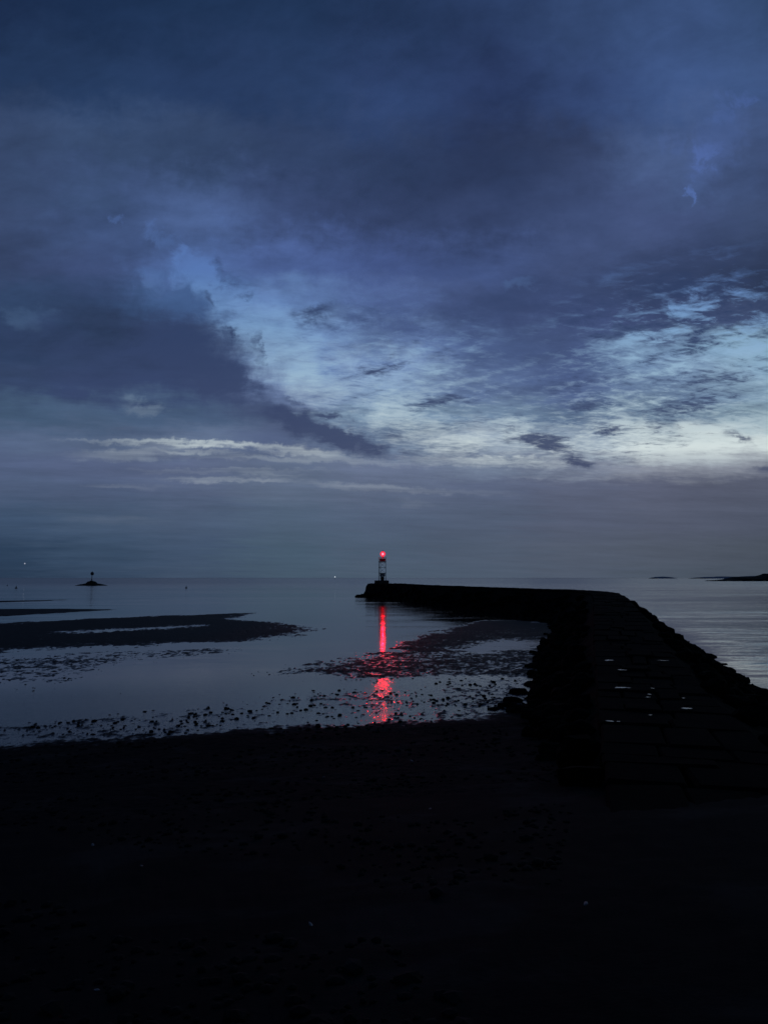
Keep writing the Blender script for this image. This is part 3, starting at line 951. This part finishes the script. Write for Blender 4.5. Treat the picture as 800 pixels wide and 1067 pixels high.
# ------------------------------------------------------------------ the light tower
def build_tower():
    base = at_d(398.3, 604.0, 222.0)
    bz = 4.735
    t = thing('light_tower', 'skeleton tower with a lit red lantern on the end of the breakwater', 'light tower', (base.x, base.y, bz))
    H, w = 5.35, 1.0
    wt = 0.94
    for sx in (-1, 1):
        for sy in (-1, 1):
            bm = bmesh.new()
            rod(bm, (sx * w, sy * w, 0), (sx * wt, sy * wt, H), 0.075)
            box(bm, (sx * w, sy * w, 0.03), (0.34, 0.34, 0.06))
            bm_obj('leg', bm, M['steel'], t)
    lv = [0.35, 2.1, 3.7, 5.2]
    wa = lambda z: w + (wt - w) * z / H
    for z0, z1 in zip(lv, lv[1:]):
        a, b = wa(z0), wa(z1)
        bm = bmesh.new()
        for q in range(4):
            c, s = [(1, 0), (0, 1), (-1, 0), (0, -1)][q]
            R = lambda x, y, z: (x * c - y * s, x * s + y * c, z)
            rod(bm, R(-a, -a, z0), R(b, -b, z1), 0.035, 6)
            rod(bm, R(a, -a, z0), R(-b, -b, z1), 0.035, 6)
        bm_obj('cross_brace', bm, M['white'], t)  # braces coloured bright to carry the halo inside the frame
        bm = bmesh.new()
        for q in range(4):
            c, s = [(1, 0), (0, 1), (-1, 0), (0, -1)][q]
            R = lambda x, y, z: (x * c - y * s, x * s + y * c, z)
            rod(bm, R(-b, -b, z1), R(b, -b, z1), 0.05, 6)
        bm_obj('girt', bm, M['steel'], t)
    # equipment cabinet slung between the legs, and the ladder foot under it
    bm = bmesh.new()
    box(bm, (0.05, -0.1, 1.55), (1.5, 1.3, 0.80), 0, 0.04)
    box(bm, (0.05, -0.1, 1.99), (1.66, 1.46, 0.08), 0, 0.02)
    cab = bm_obj('equipment_cabinet', bm, M['cabinet'], t)
    bm = bmesh.new()
    box(bm, (0.05, -0.77, 1.55), (0.62, 0.04, 0.62), 0, 0.01)
    bm_obj('cabinet_door', bm, M['steel'], cab)
    bm = bmesh.new()
    box(bm, (0.0, -0.1, 0.57), (1.05, 0.9, 1.14), 0, 0.03)
    bm_obj('pedestal', bm, M['concrete'], t)
    bm = bmesh.new()
    for s in (-0.22, 0.22):
        rod(bm, (-0.62 + s, -1.02, 0.0), (-0.45 + s, -1.0, H + 0.9), 0.03, 6)
    for k in range(19):
        z = 0.25 + k * 0.3
        xx = -0.62 + 0.17 * z / (H + 0.9)
        rod(bm, (xx - 0.22, -1.02, z), (xx + 0.22, -1.02, z), 0.018, 6)
    bm_obj('ladder', bm, M['steel'], t)
    # gallery
    bm = bmesh.new()
    box(bm, (0, 0, H + 0.07), (2.25, 2.25, 0.14), 0, 0.02)
    gal = bm_obj('gallery_deck', bm, M['red'], t)
    bm = bmesh.new()
    for sx in (-1, 0, 1):
        for sy in (-1, 0, 1):
            if sx or sy:
                rod(bm, (sx * 1.06, sy * 1.06, H + 0.14), (sx * 1.06, sy * 1.06, H + 1.30), 0.04, 6)
    for z in (0.55, 0.92, 1.28):
        for s in (-1, 1):
            rod(bm, (-1.06, s * 1.06, H + z), (1.06, s * 1.06, H + z), 0.035, 6)
            rod(bm, (s * 1.06, -1.06, H + z), (s * 1.06, 1.06, H + z), 0.035, 6)
    bm_obj('railing', bm, M['red'], t)
    bm = bmesh.new()
    box(bm, (0.05, 0, H + 0.55), (1.72, 1.5, 0.80), 0, 0.05)
    bm_obj('battery_house', bm, M['red'], t)
    # lantern
    bm = bmesh.new()
    lathe(bm, [(0.34, H + 1.06), (0.22, H + 1.12), (0.17, H + 1.45), (0.30, H + 1.55), (0.30, H + 1.62)], 16, (0.12, 0, 0))
    bm_obj('lantern_stand', bm, M['red'], t)
    lz = 7.6
    bm = bmesh.new()
    lathe(bm, [(0.30, lz - 0.76), (0.56, lz - 0.56), (0.72, lz - 0.25), (0.76, lz + 0.03), (0.70, lz + 0.32), (0.50, lz + 0.58), (0.24, lz + 0.72)], 24, (0.12, 0, 0))
    g = bm_obj('lantern_glow_globe', bm, M['globe'], t, smooth=True)  # globe made oversize and glowing to give the lamp its halo
    bm = bmesh.new()
    lathe(bm, [(0.12, lz - 0.36), (0.30, lz - 0.22), (0.34, lz), (0.30, lz + 0.22), (0.12, lz + 0.36)], 18, (0.12, 0, 0))
    bm_obj('lamp', bm, M['core'], g, smooth=True)
    bm = bmesh.new()
    lathe(bm, [(0.28, lz + 0.72), (0.34, lz + 0.77), (0.18, lz + 0.88), (0.05, lz + 0.94), (0.03, lz + 1.10)], 16, (0.12, 0, 0))
    bm_obj('lantern_cap', bm, M['red'], t)
    G = bpy.data.lights.new('lamp_spill', 'POINT')
    G.color = (1.0, 0.03, 0.07)
    G.energy = 150
    G.shadow_soft_size = 0.10
    go = bpy.data.objects.new('lamp_spill', G)
    COL.objects.link(go)
    go.location = (base.x + 0.12, base.y - 0.52, bz + lz - 0.12)
    # the lens throws its beam flat over the water
    L = bpy.data.lights.new('red_beam', 'SPOT')
    L.color = (1.0, 0.0004, 0.0020)
    L.energy = 11000
    L.shadow_soft_size = 0.28
    L.spot_size = math.radians(15)
    L.spot_blend = 0.5
    lo = bpy.data.objects.new('red_beam', L)
    COL.objects.link(lo)
    lo.location = (base.x + 0.12, base.y - 0.85, bz + lz)
    lo.rotation_euler = (math.radians(87), 0, math.radians(180))
    return t


build_tower()


# ------------------------------------------------------------------ far things on the water
def rock_beacon():
    p = at_z(95.5, 610.2)
    t = thing('beacon', 'dark beacon pole with a round topmark standing on a low rock islet', 'beacon', (p.x, p.y, 0))
    k = p.y / F
    bm = bmesh.new()
    bmesh.ops.create_icosphere(bm, subdivisions=4, radius=1.0)
    for v in bm.verts:
        c = v.co
        r = math.hypot(c.x, c.y)
        zz = max(0.0, 1 - r) ** 0.8 * 2.2 * (1 if c.z > 0 else 0) + (1.1 if (c.z > 0 and r < .30) else 0)
        n = mnoise.noise(Vector((c.x * 4, c.y * 4, 3))) * 0.5
        v.co = Vector((c.x * 12.3 * k / 0.73 * 1.0, c.y * 7.5, (zz + n * (1 - r) if c.z > 0 else -1.0)))
    bm_obj('islet', bm, M['land'], None, kind='structure', loc=(p.x, p.y, 0))
    bm = bmesh.new()
    rod(bm, (0, 0, 1.5), (0.3, 0, 8.2), 0.26, 8, 0.2)
    rod(bm, (-1.2, 0, 2.0), (0.15, 0, 5.2), 0.10, 6)
    rod(bm, (1.3, 0, 2.0), (0.2, 0, 5.2), 0.10, 6)
    bm_obj('pole', bm, M['buoy'], t)
    bm = bmesh.new()
    lathe(bm, [(0.3, 7.2), (1.0, 7.5), (1.15, 8.3), (1.0, 9.1), (0.4, 9.5), (0.15, 9.9)], 16, (0.35, 0, 0))
    bm_obj('topmark', bm, M['buoy'], t)
    bm = bmesh.new()
    lathe(bm, [(2.2, 1.6), (2.0, 2.9), (0.8, 3.4)], 12)
    bm_obj('footing', bm, M['land'], t)


rock_beacon()


def buoy(px, py, s, label):
    p = at_z(px, py)
    t = thing('buoy', label, 'buoy', (p.x, p.y, 0), 'dark buoys off the flats')
    bm = bmesh.new()
    lathe(bm, [(0.25, -0.4), (0.62, -0.1), (0.7, 0.25), (0.55, 0.6), (0.2, 0.75)], 18)
    for v in bm.verts:
        v.co *= s
    bm_obj('float', bm, M['buoy'], t, smooth=True)
    bm = bmesh.new()
    lathe(bm, [(0.16, 0.7), (0.14, 1.15), (0.30, 1.2), (0.28, 1.5), (0.05, 1.62)], 12)
    for v in bm.verts:
        v.co *= s
    bm_obj('topmark', bm, M['buoy'], t)


buoy(17.2, 613.2, 0.85, 'dark round buoy left of the rock islet with the beacon')
buoy(194.2, 613.0, 0.80, 'dark round buoy alone on the water between the rock islet and the light tower')
buoy(8.0, 610.6, 0.55, 'tiny faint buoy, smallest and farthest left of the three')


def land(name, pts, dist, depth, m, base=-1.0):
    """a low shore: its skyline in plan and height, run back into the distance"""
    me_pts = [at_d(px, py, dist) for px, py in pts]
    xs = np.array([p.x for p in me_pts])
    zs = np.array([p.z for p in me_pts])
    X = np.linspace(xs[0], xs[-1], 220)
    Z = np.interp(X, xs, zs)
    nr = 14
    V = []
    for j in range(nr):
        f = j / (nr - 1)
        prof = math.sin(math.pi * (0.08 + 0.84 * f)) ** 0.7
        yy = dist + (f - 0.4) * depth
        nz = fbm(X / depth * 9, np.full_like(X, f * 5.0), 3, 4)
        zz = base + (Z - base) * prof * (1 + 0.05 * nz)
        if j in (0, nr - 1):
            zz = np.full_like(X, base)
        V.append(np.stack([X, np.full_like(X, yy) + 0.1 * depth * nz, zz], 1))
    me = grid_mesh(name, np.concatenate(V), 220, nr, False, False)
    return put(name, me, m, kind='structure')


land('headland', [(742, 605.4), (750, 604.2), (758, 603.6), (764, 603.0), (767, 601.2), (775, 600.9), (790, 600.6), (797, 599.8), (800, 597.2), (803, 599.5), (815, 599.2), (850, 598.4), (960, 597.4), (1150, 598.0), (1350, 599.5), (1500, 603)], 1250, 90, M['land'])
land('far_shore', [(731, 602.2), (736, 601.4), (740, 601.1), (745, 601.0), (755, 600.6), (768, 600.9), (790, 600), (900, 598)], 5200, 400, M['farland'])
land('far_islet', [(681, 602.0), (686, 601.0), (692, 600.8), (697, 601.2), (701, 602.0)], 5200, 220, M['farland'])


def far_light():
    p = at_d(349, 601.2, 2600)
    t = thing('beacon', 'white light shining on the horizon left of the red tower', 'light', (p.x, p.y, 0))
    bm = bmesh.new()
    lathe(bm, [(1.0, -1), (0.9, 0.8), (0.3, 1.4), (0.22, p.z - 1.2)], 10)
    bm_obj('mast', bm, M['farland'], t)
    bm = bmesh.new()
    lathe(bm, [(0.4, p.z - 1.5), (1.5, p.z - 1.0), (1.8, p.z), (1.5, p.z + 1.2), (0.4, p.z + 1.7)], 12)
    bm_obj('lamp', bm, M['farlamp'], t)


far_light()
p = at_d(26.2, 587.2, 30000)
bm = bmesh.new()
bmesh.ops.create_icosphere(bm, subdivisions=2, radius=26.0)
bm_obj('star', bm, M['starlight'], None, label='single pale star low in the sky above the left horizon', cat='star', loc=p)


# ------------------------------------------------------------------ stones and shells on the sand
def gh(x, y):
    return float(ground_height(np.array([x]), np.array([y]))[0][0])


def hit_ground(px, py):
    d = ray(px, py)
    t = np.arange(2.5, 60, 0.03) / d.y
    x, y, z = d.x * t, d.y * t, EYE + d.z * t
    h = ground_height(x, y)[0]
    k = np.nonzero(z <= h)[0]
    if not len(k):
        return at_z(px, py)
    k = k[0]
    return Vector((x[k], y[k], h[k]))


ROCKS = [
    (526, 736, .30, 'flat dark rock in the shallows by the foot of the breakwater, left of its neighbours'),
    (533, 731, .34, 'rounded dark rock touching the foot of the breakwater above the pale pebble'),
    (514, 740, .2, 'small dark rock lying apart in the wet sand left of the breakwater foot'),
    (541, 741, .42, 'largest dark rock against the breakwater foot where the sand begins'),
    (540, 722, .34, 'dark rock at the edge of the breakwater above the others'),
]
for i, (px, py, s, lb) in enumerate(ROCKS):
    p = hit_ground(px, py)
    o = bm_obj('rock', boulder_bm((s * 1.3, s, s * .55), 30 + i, 3, .3), M['weed'], None, label=lb, cat='rock', group='loose rocks at the breakwater foot')
    o.location = (p.x, p.y, p.z + s * .1)

SHELLS = [
    (97, 881, .05, 'pale shell alone on the dark sand at left, left of all others nearby'),
    (610, 943, .035, 'brightest pale shell on the dark sand at right'),
    (324, 964, .03, 'dull pale shell on the dark sand below the middle'),
    (464, 1044, .025, 'pale shell nearest the bottom edge, right of the middle'),
    (101, 1033, .025, 'dull pale shell in the bottom left corner of the sand'),
    (337, 810, .05, 'small pale shell on the sand left of the red reflection'),
    (148, 903, .035, 'small pale shell below and right of the leftmost shell'),
    (429, 793, .06, 'pale shell straight below the red reflection'),
    (448, 843, .04, 'pale shell on the sand right of the middle, below the red reflection'),
    (526, 738, .08, 'white pebble glinting between the dark rocks at the breakwater foot'),
]
for i, (px, py, s, lb) in enumerate(SHELLS):
    p = hit_ground(px, py)
    s *= 0.62
    bm = boulder_bm((s * (1.0 + 0.5 * random.random()), s * (0.6 + 0.5 * random.random()), s * .4), 60 + i, 3, .1)
    o = bm_obj('pebble' if 'pebble' in lb else 'shell', bm, M['shell'], None, True, label=lb, cat='pebble' if 'pebble' in lb else 'shell')
    o.location = (p.x, p.y, p.z + s * .12)
    o.rotation_euler = (random.uniform(-.4, .4), random.uniform(-.4, .4), random.uniform(0, 6))


def pebble_field():
    N = 5000
    th = np.radians(rng.uniform(-33, 33, N))
    r = 3.0 + 40 * rng.random(N) ** 1.3
    x, y = r * np.sin(th), r * np.cos(th)
    h, t, _ = ground_height(x, y)
    keep = (h > -0.10) & (x < np.interp(y, CR[:, 0], CR[:, 1]) - 0.5) & (perlin(x * .25, y * .25, 44) > -0.12)
    bs = [boulder_bm((1.25, 1, .6), 90 + k, 1, .2) for k in range(5)]
    arr = []
    for b in bs:
        arr.append((np.array([v.co[:] for v in b.verts]), np.array([[v.index for v in f.verts] for f in b.faces])))
        b.free()
    VV, FF, off = [], [], 0
    for k in np.nonzero(keep)[0]:
        v, f = arr[k % 5]
        s = 0.012 + 0.05 * rng.random() ** 3 + 0.0012 * r[k]
        a = rng.uniform(0, 6.28)
        R = np.array([[math.cos(a), -math.sin(a), 0], [math.sin(a), math.cos(a), 0], [0, 0, 1]])
        VV.append(v @ R.T * s + np.array([x[k], y[k], h[k] + s * .25]))
        FF.append(f + off)
        off += len(v)
    VV, FF = np.concatenate(VV), np.concatenate(FF)
    me = bpy.data.meshes.new('pebbles')
    me.from_pydata(VV.tolist(), [], FF.tolist())
    put('pebbles', me, M['pebble'], kind='stuff')


pebble_field()

# ------------------------------------------------------------------ camera and picture
cam = bpy.data.cameras.new('camera')
cam.sensor_fit = 'VERTICAL'
cam.sensor_height = 36.0
cam.lens = F / 1067.0 * 36.0
cam.clip_start = 0.05
cam.clip_end = 120000
co = bpy.data.objects.new('camera', cam)
COL.objects.link(co)
co.location = (0, 0, EYE)
co.rotation_euler = (math.pi / 2 + PITCH, math.radians(0.0), 0)
S.camera = co

S.view_settings.view_transform = 'Standard'
S.view_settings.look = 'None'
S.view_settings.exposure = 0
S.view_settings.gamma = 1
S.cycles.use_denoising = True
S.cycles.max_bounces = 4
S.cycles.diffuse_bounces = 2
S.cycles.glossy_bounces = 3
S.cycles.caustics_reflective = False
S.cycles.caustics_refractive = False
